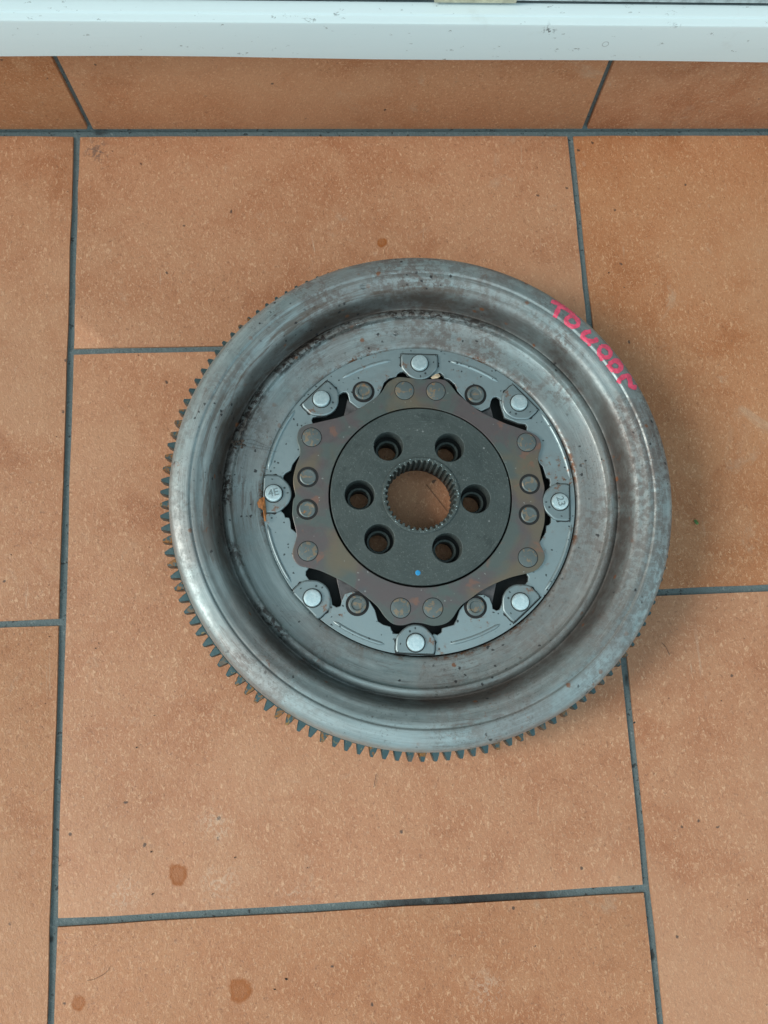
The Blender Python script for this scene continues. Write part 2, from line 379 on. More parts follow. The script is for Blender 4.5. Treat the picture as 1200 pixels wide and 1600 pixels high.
def gear_mat():
    n = NT('teal_tinted_gear_steel'); O = n.obj; oi = n.n('ShaderNodeObjectInfo')
    cmb = n.n('ShaderNodeCombineXYZ'); n.l(n.math('MULTIPLY', oi.outputs['Random'], 9.0), cmb.inputs[2])
    add = n.n('ShaderNodeVectorMath', operation='ADD'); n.l(O, add.inputs[0]); n.l(cmb.outputs[0], add.inputs[1]); V = add.outputs[0]
    b = n.mix(n.noise(V, 150, 4, .6), (.035, .075, .085), (.085, .135, .14))
    k = n.math('MULTIPLY', n.ramp(n.noise(V, 300, 4, .7), .47, .58), n.ramp(oi.outputs['Random'], .50, .72))
    b = n.mix(n.math('MULTIPLY', k, .9), b, (.30, .125, .03))
    b = n.mix(n.ramp(n.noise(V, 420, 3), .63, .70, 0, .5), b, (.40, .26, .07))
    return n.fin(b, .45, .6, n.bump(n.noise(V, 500, 3), .3, .0004))
M['gear'] = gear_mat()
def stud_mat():
    n = NT('bright_zinc_rivet'); O = n.obj
    b = n.mix(n.ramp(n.noise(O, 500, 4, .7), .35, .65), (.58, .74, .76), (.76, .88, .89))
    b = n.mix(n.ramp(n.noise(O, 700, 3), .66, .72, 0, .8), b, (.12, .13, .13))
    return n.fin(b, .30, .65, n.bump(n.noise(O, 260, 3), .25, .0004))
M['stud'] = stud_mat()
def rivet_mat():
    n = NT('dull_dark_rivet'); O = n.obj; oi = n.n('ShaderNodeObjectInfo')
    cmb = n.n('ShaderNodeCombineXYZ'); n.l(n.math('MULTIPLY', oi.outputs['Random'], 9.0), cmb.inputs[2])
    add = n.n('ShaderNodeVectorMath', operation='ADD'); n.l(O, add.inputs[0]); n.l(cmb.outputs[0], add.inputs[1]); V = add.outputs[0]
    b = n.mix(n.noise(V, 200, 4, .6), (.125, .155, .155), (.195, .225, .22))
    b = n.mix(n.ramp(n.noise(V, 260, 3, .6, .6), .55, .60, 0, .85), b, (.31, .235, .16))
    b = n.mix(n.ramp(n.noise(V, 330, 4, .7), .63, .67, 0, .9), b, (.45, .19, .06))
    return n.fin(b, .5, .6, n.bump(n.noise(V, 500, 3), .25, .0004))
M['rivet'] = rivet_mat()
M['dark'] = simple('dark_steel_and_shade', (.03, .033, .033), .6, .5)  # dark steel parts, plus the painted shade at tabs and bright rivets
M['under'] = simple('tinted_inner_plate_steel', (.15, .14, .14), .5, .6)
M['black'] = simple('black_seal_and_gap_shade', (.012, .012, .012), .7)  # door seal, plus the painted shadow gaps round the plate rivets
M['marker'] = simple('red_paint_marker', (.74, .085, .155), .42, 0, 260, .22, .2)
M['blue'] = simple('blue_paint_dot', (.02, .27, .55), .5)
M['dirt'] = simple('brown_dirt', (.085, .06, .045), .9, 0, 600, .6, 1, None, .002)
M['leaf'] = simple('dry_orange_leaf', (.36, .135, .04), .7, 0, 500, .35, .4)
M['green'] = simple('green_leaf', (.07, .16, .03), .5, 0, 500, .4)
M['hair'] = simple('dark_fibre', (.02, .016, .014), .6)
M['chip'] = simple('pale_chip', (.55, .42, .28), .7)
M['web'] = simple('grey_cobweb_fibre', (.10, .09, .085), .8)
n = NT('water'); n.fin((1, 1, 1), .02, 0); n.b.inputs['Transmission Weight'].default_value = 1; n.b.inputs['IOR'].default_value = 1.33; M['water'] = n.m

# ================================================================== SETTING
G = .0021                               # half joint
PITCH = .340
fl = tag(empty('floor', (0, 0, 0)), 'orange terracotta tiled floor with dark grey grout', kind='structure')
bm = bmesh.new()
vs = [bm.verts.new(p) for p in ((-8, -9, -.0016), (8.3, -9, -.0016), (8.3, .1592, -.0016), (-8, .1592, -.0016))]
bm.faces.new(vs); link('grout_bed', from_bm('grout_bed', bm), M['grout'], fl)
def prism_tile(name, quad, z0, z1, mat, parent, bev=.0009, near=False):
    """quad: 4 xy corners ccw"""
    bm = bmesh.new()
    n_ = 12 if near else 1; P4 = []
    for k in range(4):
        a, b = quad[k], quad[(k + 1) % 4]
        for t in range(n_):
            j_ = .00030 if t else .0001
            P4.append((a[0] + (b[0] - a[0]) * t / n_ + random.uniform(-j_, j_), a[1] + (b[1] - a[1]) * t / n_ + random.uniform(-j_, j_)))
    lo = [bm.verts.new((x, y, z0)) for x, y in P4]; hi = [bm.verts.new((x, y, z1)) for x, y in P4]; m_ = len(P4)
    bm.faces.new(lo[::-1]); bm.faces.new(hi)
    for k in range(m_): bm.faces.new((lo[k], lo[(k + 1) % m_], hi[(k + 1) % m_], hi[k]))
    hs_ = set(hi); e = [x for x in bm.edges if all(v in hs_ for v in x.verts)]
    bmesh.ops.bevel(bm, geom=e, offset=bev, segments=2, affect='EDGES', profile=.6)
    me = from_bm(name, bm)
    return link(name, me, mat, parent, smooth=50)
# measured joint lines: L through the left joints, R through the right joints
La, Lb = U(119.5, 212), U(78.7, 1600)
Ra, Rb = U(891.5, 212), U(1033, 1600)
YW = .1585
def line_x(a, b, y): return a.x + (b.x - a.x) * (y - a.y) / (b.y - a.y)
def VX(k, y):
    """x of vertical joint k (0 = left one, 1 = right one) at world y"""
    l, r = line_x(La, Lb, y), line_x(Ra, Rb, y)
    if k <= 0: return l + k * PITCH
    return r + (k - 1) * PITCH
def HY(col, j, x):
    """y of horizontal joint j of a column (0 = at the wall)"""
    if j == 0: return YW - .0016
    if col % 2 == 0:       # middle column kind
        a = {1: (U(112, 549), U(340, 545)), 2: (U(84, 1442.5), U(1007, 1389))}
    else:
        a = {1: (U(0, 976), U(97, 972)) if col < 0 else (U(1025, 926), U(1200, 918.5))}
    jj = min(j, 2 if col % 2 == 0 else 1)
    p, q = a[jj]; s = (q.y - p.y) / (q.x - p.x)
    y = p.y + s * max(-.35, min(.35, (x - p.x)))
    return y - (j - jj) * PITCH
for col in range(-6, 7):
    for j in range(0, 9):
        def corner(k, jn, sx, sy):
            x = VX(k, -.2); y = HY(col, jn, x)
            x = VX(k, y) + sx * G
            return (x, y + sy * G)
        q = [corner(col, j + 1, 1, 1), corner(col + 1, j + 1, -1, 1), corner(col + 1, j, -1, -1), corner(col, j, 1, -1)]
        dz = random.uniform(-.0002, .0002)
        prism_tile('tile', q, -.008, dz, M['tile'], fl, near=(-2 < col < 3 and j < 4))

# ---- the step up to the doorway: a riser faced with tiles, a white sill on top, the door standing on it
st = tag(empty('door_step', (0, YW, 0)), 'step riser faced with brown terracotta tiles below the white sill', 'step')
YF = YW + .0016                       # face of the grout on the riser
xs0 = onwall(140, 200, YW).x; xs1 = onwall(913, 203, YW).x
HR = .0665
bm = bmesh.new()
bmesh.ops.create_cube(bm, size=1); bmesh.ops.scale(bm, vec=(4.5, .30, .073), verts=bm.verts)
bmesh.ops.translate(bm, vec=(.17, .15 + .0030, .0365 - .006), verts=bm.verts)
link('riser_core', from_bm('riser_core', bm), M['grout'], st)
def riser_tile(xa, xb, la, lb):
    bm = bmesh.new()
    q = [(xa, 0), (xb, 0), (xb + lb, HR), (xa + la, HR)]
    f = [bm.verts.new((x, 0, z + .002)) for x, z in q]; b = [bm.verts.new((x, .007, z + .002)) for x, z in q]
    bm.faces.new(f); bm.faces.new(b[::-1])
    for k in range(4): bm.faces.new((f[(k + 1) % 4], f[k], b[k], b[(k + 1) % 4]))
    e = [x for x in bm.edges if any(v in f for v in x.verts)]
    bmesh.ops.bevel(bm, geom=e, offset=.0011, segments=2, affect='EDGES', profile=.6)
    bmesh.ops.recalc_face_normals(bm, faces=bm.faces)
    link('tile', from_bm('tile', bm), M['wall_tile'], st, smooth=50)
t0 = onwall(85, 92, YW); t1 = onwall(955, 97, YW)
ed = [(xs0 + (k * PITCH if k <= 0 else (k - 1) * PITCH + xs1 - xs0), (t0.x - xs0) if k <= 0 else (t1.x - xs1)) for k in range(-5, 7)]
for (a, la), (b, lb) in zip(ed[:-1], ed[1:]): riser_tile(a + .0017, b - .0017, la * .98, lb * .98)

# white sill: an extruded hollow-profile, slightly wavy lower lip
sill = tag(empty('door_sill', (0, YW, .066)), 'long white painted door sill with scuffs above the brown riser tiles', 'door sill')
A = onwall(600, 94, YW - .0065)
zb = A.z; print('sill bottom z', zb, 'riser top', t0.z, t1.z)
YFr = YW - .0065
zt = onwall(600, 37, YFr).z; zt = min(zt, zb + .04)
yb = U(600, 6, zt).y
print('sill', zb, zt, yb)
prof = [(YFr + .0065, zb + .001), (YFr + .001, zb), (YFr, zb + .001), (YFr, zt - .0015), (YFr + .0004, zt - .0004), (YFr + .0016, zt),
        (YFr + .0050, zt + .0003), (YFr + .0056, zt + .0012), (YFr + .0062, zt + .0014), (yb, zt + .0014), (yb, zb + .001)]
bm = bmesh.new(); NX = 90; rows = []
for i in range(NX + 1):
    x = -2.0 + 4.3 * i / NX
    if abs(x - .17) < .8: pass
    r_ = []
    for k, (y, z) in enumerate(prof):
        dzz = .0
        if k in (0, 1, 2): dzz = .0009 * math.sin(x * 9.0 + 1.1) + .0006 * math.sin(x * 23)
        r_.append(bm.verts.new((x, y - YW, z - .066 + dzz)))
    rows.append(r_)
for a, b in zip(rows[:-1], rows[1:]):
    for k in range(len(prof)):
        k2 = (k + 1) % len(prof); bm.faces.new((a[k], b[k], b[k2], a[k2]))
bm.faces.new(rows[0]); bm.faces.new(rows[-1][::-1])
bmesh.ops.recalc_face_normals(bm, faces=bm.faces)
link('sill_profile', from_bm('sill_profile', bm), M['pvc'], sill, smooth=35)
# door leaf standing on the sill, just in sight at the very top
door = tag(empty('door', (0, yb, zt)), 'closed door whose grey bottom rail just shows behind the white sill', 'door')
def box(name, a, b, mat, parent, bev=.0006):
    bm = bmesh.new(); bmesh.ops.create_cube(bm, size=1)
    bmesh.ops.scale(bm, vec=[q - p for p, q in zip(a, b)], verts=bm.verts)
    bmesh.ops.translate(bm, vec=[(p + q) / 2 for p, q in zip(a, b)], verts=bm.verts)
    if bev: bmesh.ops.bevel(bm, geom=list(bm.edges), offset=bev, segments=2, affect='EDGES')
    return link(name, from_bm(name, bm), mat, parent, smooth=40)
M['door'] = simple('pale_grey_door_paint', (.42, .47, .47), .45)
M['cream'] = simple('cream_weather_strip', (.55, .52, .38), .6)
M['pane'] = simple('dim_door_glass', (.05, .055, .055), .12, 0, 30, .1, .02)
M['plaster'] = simple('rough_grey_plaster', (.34, .33, .31), .9, 0, 60, .15, .5, None, .002)
z0d = .0014
box('bottom_seal', (-.45, .001, z0d), (.95, .02, z0d + .0014), M['black'], door, 0)
box('bottom_rail', (-.45, -.0005, z0d + .0016), (.95, .04, .12), M['door'], door)
ca, cb = U(678, 2, zt + .002).x, U(805, 2, zt + .002).x
box('weather_strip', (ca, -.0018, z0d + .0018), (cb, -.0008, .012), M['cream'], door, 0)
box('stile', (-.45, -.0005, .1205), (-.35, .04, 2.0), M['door'], door)
box('stile', (.85, -.0005, .1205), (.95, .04, 2.0), M['door'], door)
box('top_rail', (-.349, -.0005, 1.9), (.849, .04, 2.0), M['door'], door)
box('pane', (-.349, .015, .121), (.849, .025, 1.899), M['pane'], door, 0)
wl = tag(empty('unseen_house_wall', (0, yb, 0)), 'unseen plaster house wall on both sides of the doorway, added to block sky light', 'wall')  # out of view; added to block sky light from the house side
box('wall_panel', (-4, .02, .06), (-.452, .25, 3.0), M['plaster'], wl, 0)
box('wall_panel', (.952, .02, .06), (4.3, .25, 3.0), M['plaster'], wl, 0)
box('lintel', (-.452, .02, 2.002), (.952, .25, 3.0), M['plaster'], wl, 0)

# ================================================================== FLYWHEEL
FX, FY = 0.21692, -0.10681
fw = tag(empty('flywheel', (FX, FY, 0)), 'worn steel car flywheel with toothed rim and riveted hub lying on the tiles', 'flywheel')
def Lc(px, py, z):
    p = U(px, py, z); return (p.x - FX, p.y - FY)
def mm(L): return [(a / 1000, b / 1000) for a, b in L]
prof1 = mm([(140, 6), (145.9, 8), (146.5, 14), (146.7, 20), (146.8, 30), (146.7, 38), (146.3, 42.5), (145.0, 46.0), (142.6, 48.3), (138.8, 49.6), (134.4, 50.2)])
prof2 = mm([(134.0, 50.05), (133.6, 49.35), (133.3, 49.2), (132.9, 49.25)])
prof3 = mm([(132.3, 49.3), (130.6, 49.1), (129.0, 48.4), (127.3, 47.7), (124.8, 46.9), (123.0, 45.3), (121.7, 42.6), (120.9, 39.2), (120.2, 35.4), (119.4, 32.2), (118.5, 30.9),
            (117.7, 31.2), (116.9, 32.1), (115.6, 32.9), (114.2, 33.2), (113.1, 33.0)])
prof4 = mm([(112.7, 32.0), (112.3, 30.6), (111.6, 29.8), (109, 28.9), (105.5, 28.0), (101, 27.3), (97.5, 26.8), (95.9, 26.3), (95.0, 25.2), (94.7, 23.5), (94.7, 19)])
prof = catmull(prof1, 3) + prof2 + catmull(prof3, 3) + catmull(prof4, 3)
bmc = lathe('cover', prof, 288)
COFF = Vector((.0005, -.0005, 0))
cover = link('cover', bmc, M['cover'], fw, COFF, smooth=42)
# body and floor of the wheel under the cover
link('body', lathe('body', mm([(47, .5), (138, .5), (140, 2), (140, 16), (100, 16), (100, 9), (47, 9)]), 160, close=True), M['dark'], fw, smooth=30)
# --- ring gear: 132 teeth
ZG = .0274
NTH = 132
link('backing_ring', lathe('backing_ring', mm([(140.2, 18.5), (148.1, 18.5), (148.6, 19), (148.6, 23.0), (148.3, 23.4), (140.2, 23.4)]), 200, close=True), M['dark'], fw, smooth=30)
rg = link('ring_gear', lathe('ring_gear', mm([(141, 23.6), (146.6, 23.6), (146.5, 33.2), (146.1, 33.6), (141, 33.6)]), 264, close=True), M['gear'], fw, (-.0010, -.0009, 0), smooth=30)
def tooth_mesh():
    bm = bmesh.new()
    # plan outline (radial x, tangential y): root -> tip, from below to top; the top is chamfered on one flank
    plan = [(147.2, -2.9), (148.4, -2.35), (150.2, -1.95), (153.0, -1.05), (153.6, -.85), (153.6, .85), (153.0, 1.05), (150.2, 1.95), (148.4, 2.35), (147.2, 2.9)]
    plan = [(x - 1.7, y * 1.04) for x, y in plan]
    lo = [bm.verts.new((x / 1000, y / 1000, .0239)) for x, y in plan]
    mi = [bm.verts.new((x / 1000, y / 1000, (.0324 if x < 151.3 else .0316))) for x, y in plan]
    hi = [bm.verts.new(((x - (.25 if x > 151.3 else .0)) / 1000, (y * (.86 if x < 151 else .72) + .12) / 1000, .0336 if x < 151.3 else .0332)) for x, y in plan]
    n_ = len(plan)
    bm.faces.new(lo[::-1]); bm.faces.new(hi)
    for A_, B_ in ((lo, mi), (mi, hi)):
        for k in range(n_): bm.faces.new((A_[k], A_[(k + 1) % n_], B_[(k + 1) % n_], B_[k]))
    bmesh.ops.recalc_face_normals(bm, faces=bm.faces)
    return from_bm('tooth', bm)
tm = tooth_mesh(); tm.materials.append(M['gear'])
_g = Lc(661, 1186, .0336); a0 = math.atan2(_g[1] + .0009, _g[0] + .0010)
for k in range(NTH):
    link('tooth', tm, None, rg, rotz=a0 + 2 * PI * k / NTH + random.uniform(-.0012, .0012))

# --- dark interior seen through the gaps
ZS = .0250                      # top of pale sheet
link('inner_disc', lathe('inner_disc', mm([(55, 9.5), (94.4, 9.5), (94.4, 14), (86, 14.5), (60, 13), (55, 13)]), 96, close=True), M['dark'], fw, smooth=30)

# --- pale sheet with scalloped inner edge
UL = [(637,587),(634,582),(630,580.5),(625,581.5),(621,584.5),(619,588.7),(608,591),(600.4,597.4),(597,607),(593,616),(577,634),(560,638),(546,627),(544,616),(541,612.5),(536,612.5),(530,616),(528,624),(524,640),(510,650),(495,651),(489,652),(487,656),(488,660),(494,667),(484,690),(474,706),(465,715.5),(457,726),(454,735),(446.6,739),(443,743),(442,752),(434,758)]
LL = [(434,793),(444,802.8),(445.5,808),(452,809),(453.7,814.7),(455,825.5),(463,832),(474,842),(480,858),(484,878),(482,888),(478,892.7),(478,899),(483,905.7),(495,906.8),(512.7,918.7),(518,936),(519,944.7),(525.7,948.6),(532,947),(534,939),(538.7,928),(551.7,924),(564.7,929.5),(577.7,940),(586,953),(590.7,970.7),(599,976),(610,979),(612,984.8),(616.7,990),(623,990),(632,996)]
LR = [(672,996),(678,990),(683.6,992),(690,988),(691,981.5),(702,978),(709.6,976),(714,967),(718,953),(723.7,945.8),(734.5,935),(745,929.5),(756,929),(765,934),(769,944.7),(770,951),(775.7,953.8),(781,952),(784,945),(789,929.5),(802,919),(822,912),(825,908),(826,901),(823,897),(826,885),(836,866),(840,850),(846,842),(852.6,832),(853.7,821),(858,820),(861,815.8),(861,808),(870,800)]
UR = [(870,768),(859,759),(860,753.4),(859,748),(853.7,746),(848,728.5),(843,724),(836,708),(826,690),(822,676),(824,667),(821,662.4),(810,661),(788.7,652.7),(782,631),(781,623),(775.7,619.7),(770,621),(767,626.7),(765,636),(752,642),(736.7,635),(725,623),(715,611.5),(710.7,600.7),(702,593),(694.4,591),(693,586.6),(688,582),(682.5,584),(676,588)]
inner = [Lc(x, y, ZS) for x, y in UL + LL + LR + UR]
sheet = link('retaining_sheet', plate('retaining_sheet', [circle(0, 0, .09455, 180), inner], ZS - .0028, ZS, .0004), M['sheet'], fw, smooth=25)
sheet['label'] = 'pale blue grey pressed steel sheet with scalloped inner edge'

# --- second tinted plate peeking out at the diagonals
und = [[(536,655),(543,622),(548,626),(562,640),(575,650),(560,668)], [(524.6,898),(534,941),(540,934),(552,928),(564,930),(575,940),(590,925),(560,890)],
       [(778,905),(770,943),(766,934),(756,929),(745,929),(733,938),(725,920),(760,890)], [(766,628),(774,660),(760,670),(730,650),(735,636),(752,644),(765,637)]]
for L in und:
    link('inner_plate_lobe', plate('inner_plate_lobe', [[Lc(x, y, .0235) for x, y in L][::-1]], .0180, .0216, .0003), M['under'], fw, smooth=25)

# --- brown heat-tinted driving plate
ZB = .0272
BP = [(616.7,591),(625,589),(640,590.5),(660,593),(672,592),(693,593),(704,601),(715,615),(730,627),(747.5,641),(771,653),(789,661),(806,667),(823,673),(836,679),(844,687),(845.5,698),(842,711),(841,720),(844,731),(848,748),(851,763),(848.5,776),(848.5,784),(851.5,804),(850,821),(845,838.5),(843.5,849),(848,858),(851.5,869),(848,880),(838.5,890.5),(823,896),(802,901),(780,909),(754,922),(737,934),(719,948),(708.5,964),(697,974),(678,978),(661,974),(645,973),(630,977),(614.5,975),(601.5,964),(591,949),(578,937),(560,923),(541,911),(521,901),(500,891.6),(482,887),(467,883),(458.5,873),(457,862),(461,847),(463.5,836),(461,823),(457,806),(457,793),(458.5,780),(461.5,774),(458.5,759),(458.5,744),(463,726),(468,713),(468,700),(464,687),(467,672),(476,664.6),(491,661),(508,657),(534,650.5),(560,638.6),(586,622),(597,611.5),(605,598.5)]
RH = .0552                      # hole round the hub
bp = link('driving_plate', plate('driving_plate', [closed_smooth([Lc(x, y, ZB) for x, y in BP], 3), circle(0, 0, RH, 128)], ZS + .0002, ZB, .0003), M['brown'], fw, smooth=25)
bp['label'] = 'brown heat tinted steel plate with wavy outline'

# --- hub
ZH = .0284
hub_holes = [Lc(x, y, ZH) for x, y in ((607, 697), (702.5, 699), (743, 779), (699, 856), (593, 842), (562, 773))]
hc = (0, 0)
hc = (sum(p[0] for p in hub_holes) / 6, sum(p[1] for p in hub_holes) / 6)
bc = Lc(654, 773, ZH); print('hub centre offset', hc, 'bore', bc)
hub = link('hub', plate('hub', [circle(0, 0, .0541, 128), circle(0, 0, .0226, 96)] + [circle(x, y, .0089, 40) for x, y in hub_holes], .0170, ZH, .0004), M['hub'], fw, smooth=25)
link('hub_back', plate('hub_back', [circle(0, 0, .0534, 96), circle(0, 0, .0245, 64)] + [circle(x, y, .0064, 32) for x, y in hub_holes], .0015, .0128, .0003), M['dark'], fw, smooth=25)
for x, y in hub_holes:      # turned sleeve round each bolt hole, sunk below the face
    link('bolt_sleeve', lathe('bolt_sleeve', mm([(5.6, 10), (5.6, 15.0), (5.9, 15.5), (7.0, 15.5), (7.4, 15.0), (7.4, 12.9)]), 32), M['hub'], hub, loc=(x, y, 0), smooth=30)
# splined centre sleeve
NS = 38
out_ = circle(0, 0, .02335, 126)
spl = []
for k in range(NS):
    a = 2 * PI * k / NS; w_ = 2 * PI / NS
    for f, r_ in ((-.30, .0214), (-.17, .0199), (.17, .0199), (.30, .0214)):
        spl.append((r_ * math.cos(a + f * w_), r_ * math.sin(a + f * w_)))
link('splined_sleeve', plate('splined_sleeve', [out_, spl], .0090, ZH + .0009, .0005), M['hub'], fw, smooth=25)
link('bore_tube', lathe('bore_tube', mm([(23.3, .5), (23.3, 8.9), (22, 8.9), (22, .5)]), 96, close=True), M['dark'], fw, smooth=30)  # coloured near black to deepen the shade inside the bore
rnd = random.Random(5); bm = bmesh.new()
for k in range(34):
    a = rnd.uniform(0, 2 * PI); rr = rnd.uniform(.0216, .0226)
    bmesh.ops.create_icosphere(bm, subdivisions=1, radius=rnd.uniform(.0002, .00045), matrix=Matrix.Translation((rr * math.cos(a), rr * math.sin(a), ZH + .0009)) @ Matrix.Diagonal((1, rnd.uniform(.5, 1), .5, 1)))
o = link('metal_burr', from_bm('metal_burr', bm), M['stud'], fw); o['kind'] = 'stuff'
# blue paint dot
p = Lc(653, 895, ZH); link('paint_dot', lathe('paint_dot', mm([(0, 28.55), (1.2, 28.54), (1.55, 28.42)]), 20), M['blue'], hub, loc=(p[0], p[1], 0))

# --- tabs with bright rivets (8)
tabs = [((656,566),-90),((812,628),-135),((876,783),180),((814,940),135),((650,1004),90),((488,934),45),((427,770),0),((502,622),-45)]
def tab_mesh():
    # local: +x points to the wheel centre, rivet at origin
    pts = [(-6.2, -9.6), (-5.6, -10.9), (-4.2, -11.5), (-2.0, -11.5), (1.2, -11.4), (3.4, -10.9), (5.6, -9.2), (8.5, -6.3), (10.1, -3.2), (10.6, 0),
           (10.1, 3.2), (8.5, 6.3), (5.6, 9.2), (3.4, 10.9), (1.2, 11.4), (-2.0, 11.5), (-4.2, 11.5), (-5.6, 10.9), (-6.2, 9.6)]
    pts = closed_smooth([(x / 1000, y / 1000) for x, y in pts], 2)
    return plate('retaining_tab', [pts], -.0012, .0016, .0010, 3)
tbm = tab_mesh(); tbm.materials.append(M['tab'])
rcm = plate('tab_shade_plate', [closed_smooth(mm([(-7.0, -10.2), (-6.2, -11.5), (-4, -12.0), (-1, -11.9), (2.0, -11.6), (-2, 0), (2.0, 11.6), (-1, 11.9), (-4, 12.0), (-6.2, 11.5), (-7.0, 10.2)]), 2)], -.0007, .0001, .00003); rcm.materials.append(M['dark'])  # thin dark plate laid on the sheet as the tab's shadow outline
stm = lathe('rivet', mm([(0, 3.55), (1.2, 3.6), (2.6, 3.5), (4.1, 3.6), (4.75, 3.45), (5.05, 3.05), (5.15, 2.4), (5.15, 1.4)]), 40); stm.materials.append(M['stud'])
wsm = lathe('gap_shade_ring', mm([(4.9, 1.66), (5.75, 1.66)]), 40); wsm.materials.append(M['dark'])  # flat dark ring painting the contact shade round the bright rivet
ZT = ZS + .0002
for (x, y), _ in tabs:
    lx, ly = Lc(x, y, ZT + .0036)
    ang = math.atan2(-ly, -lx)
    o = link('retaining_tab', tbm, None, fw, (lx, ly, ZT), ang, smooth=60)
    link('tab_shade_plate', rcm, None, o); link('gap_shade_ring', wsm, None, o)
    r_ = link('rivet', stm, None, o, (0, 0, 0), random.random() * 6, smooth=40)
    if (x, y) == (427, 770): tL = (lx, ly, ang, o)
    if (x, y) == (876, 783): tR = (lx, ly, ang, o)
def stamp(txt, lx, ly, z, rot, size, parent, tab_ang):
    cu = bpy.data.curves.new('stamp', 'FONT'); cu.body = txt; cu.size = size; cu.align_x = 'CENTER'; cu.align_y = 'CENTER'
    cu.extrude = .00012; cu.bevel_depth = .00006; cu.offset = .0000
    t = bpy.data.objects.new('tmp', cu); me = bpy.data.meshes.new_from_object(t); bpy.data.objects.remove(t); bpy.data.curves.remove(cu)
    me.name = 'stamped_number'; me.materials.clear()
    o = link('stamped_number', me, M['tab'], parent, (0, 0, .00365), rot - tab_ang)
stamp('4E', tL[0], tL[1], 0, math.radians(12), .0062, [c for c in tL[3].children][0] if False else tL[3], tL[2])
stamp('23', tR[0], tR[1], 0, math.radians(-78), .0062, tR[3], tR[2])

# --- raised beads pressed along the sheet's outer edge
def bead(deg0, deg1, rad, w=.0012, h=.0010, name='pressed_bead'):
    bm = bmesh.new(); n_ = 40; prev = None
    for k in range(n_ + 1):
        a = math.radians(deg0 + (deg1 - deg0) * k / n_); s = min(1, min(k, n_ - k) / 5); s = max(.02, math.sin(s * PI / 2))
        ring = []
        for j in range(7):
            t = PI * j / 6; r_ = rad - w * s * math.cos(t)
            ring.append(bm.verts.new((r_ * math.cos(a), r_ * math.sin(a), ZS - .0002 + h * s * math.sin(t))))
        if prev:
            for j in range(6): bm.faces.new((prev[j], prev[j + 1], ring[j + 1], ring[j]))
        prev = ring
    bmesh.ops.recalc_face_normals(bm, faces=bm.faces)
    return link(name, from_bm(name, bm), M['sheet'], sheet, smooth=60)
def ang_px(x, y): p = Lc(x, y, ZS); return math.degrees(math.atan2(p[1], p[0])), math.hypot(*p)
for a, b in (((535, 592), (612, 562)), ((703, 566), (780, 596)), ((519, 971), (603, 1006)), ((702, 1006), (783, 974))):
    (d0, r0), (d1, r1) = ang_px(*a), ang_px(*b); bead(d0, d1, (r0 + r1) / 2)
for a, b in (((846, 645), (894, 748)), ((896, 818), (853, 926)), ((416, 818), (452, 915)), ((470, 645), (417, 735))):
    (d0, _), (d1, _) = ang_px(*a), ang_px(*b); bead(d0, d1, .0928, .0011, .0014, 'edge_bead')

# --- rivets on the plates
def rivet(px, py, z, rad, hgt, ring=False, parent=None):
    x, y = Lc(px, py, z + hgt)
    r = rad * 1000; h = (z + hgt) * 1000; z_ = z * 1000
    if ring:
        # shadow gap painted as a flat black ring; raised collar, sunk centre
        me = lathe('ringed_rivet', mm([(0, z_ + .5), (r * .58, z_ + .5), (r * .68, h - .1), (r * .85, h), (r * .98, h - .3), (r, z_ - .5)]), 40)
        link('gap_shade_ring', lathe('gap_shade_ring', mm([(r * 1.30, z_ + .06), (r * .9, z_ + .05)]), 40), M['black'], parent, (x, y, 0))
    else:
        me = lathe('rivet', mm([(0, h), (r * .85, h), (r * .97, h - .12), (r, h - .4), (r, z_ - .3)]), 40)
        link('gap_shade_ring', lathe('gap_shade_ring', mm([(r * 1.06, z_ + .05), (r * .9, z_ + .05)]), 40), M['black'], parent, (x, y, 0))  # narrow black ring painted as the shaded gap round the head
    return link('rivet', me, M['rivet'], parent, (x, y, 0), smooth=30)
for p in ((487, 683), (823, 691), (825, 871), (481, 861), (632, 610), (681, 611), (676.5, 950), (626, 950)):
    rivet(*p, ZB, .0058, .0003, False, bp)
for p in ((481, 745), (480, 795.5), (828, 756), (827, 804)): rivet(*p, ZB, .0049, .0006, True, bp)
for p in ((568, 611), (743.5, 616), (743.5, 948), (558.5, 944)):
    rivet(*p, ZS, .0053, .0014, True, sheet)

# --- red handwritten lettering on the rim
dg = BVHTree.FromPolygons([v.co + COFF + Vector((FX, FY, 0)) for v in bmc.vertices], [p.vertices[:] for p in bmc.polygons])
def on_cover(px, py, off=.0001):
    h = None
    for k in range(14):
        h, nn, i, d = dg.ray_cast(CAM, ray(px, py))
        if h is not None: break
        d_ = Vector((655 - px, 785 - py)).normalized(); px += d_.x * .6; py += d_.y * .6
    if h is None: return None
    if nn.dot(CAM - h) < 0: nn = -nn
    return h + nn * off - COFF - Vector((FX, FY, 0)), nn
def stroke(bm, pts, wpx, off):
    pts = catmull(pts, 6) if len(pts) > 2 else [tuple(a + (b - a) * t / 6 for a, b in zip(pts[0], pts[1])) for t in range(7)]
    prev = None; N = len(pts)
    for i, p in enumerate(pts):
        q = pts[min(i + 1, N - 1)]; o = pts[max(i - 1, 0)]
        d = Vector((q[0] - o[0], q[1] - o[1])); d.normalize(); nrm = Vector((-d.y, d.x))
        wd = wpx * (.5 + .04 * math.sin(i * 1.7)) * (1 if 0 < i < N - 1 else .7) * (1 + .10 * math.sin(i * .9 + off * 2e5))
        row = []
        for k in range(5):
            s = (k - 2) / 2 * wd; c = on_cover(p[0] + nrm.x * s, p[1] + nrm.y * s, off)
            if c is None: row = None; break
            row.append(bm.verts.new(c[0]))
        if row and prev:
            for k in range(4): bm.faces.new((prev[k], prev[k + 1], row[k + 1], row[k]))
        prev = row
def cp(L): return [(830 + x / 6, 440 + y / 6) for x, y in L]
bm = bmesh.new(); off = .00008
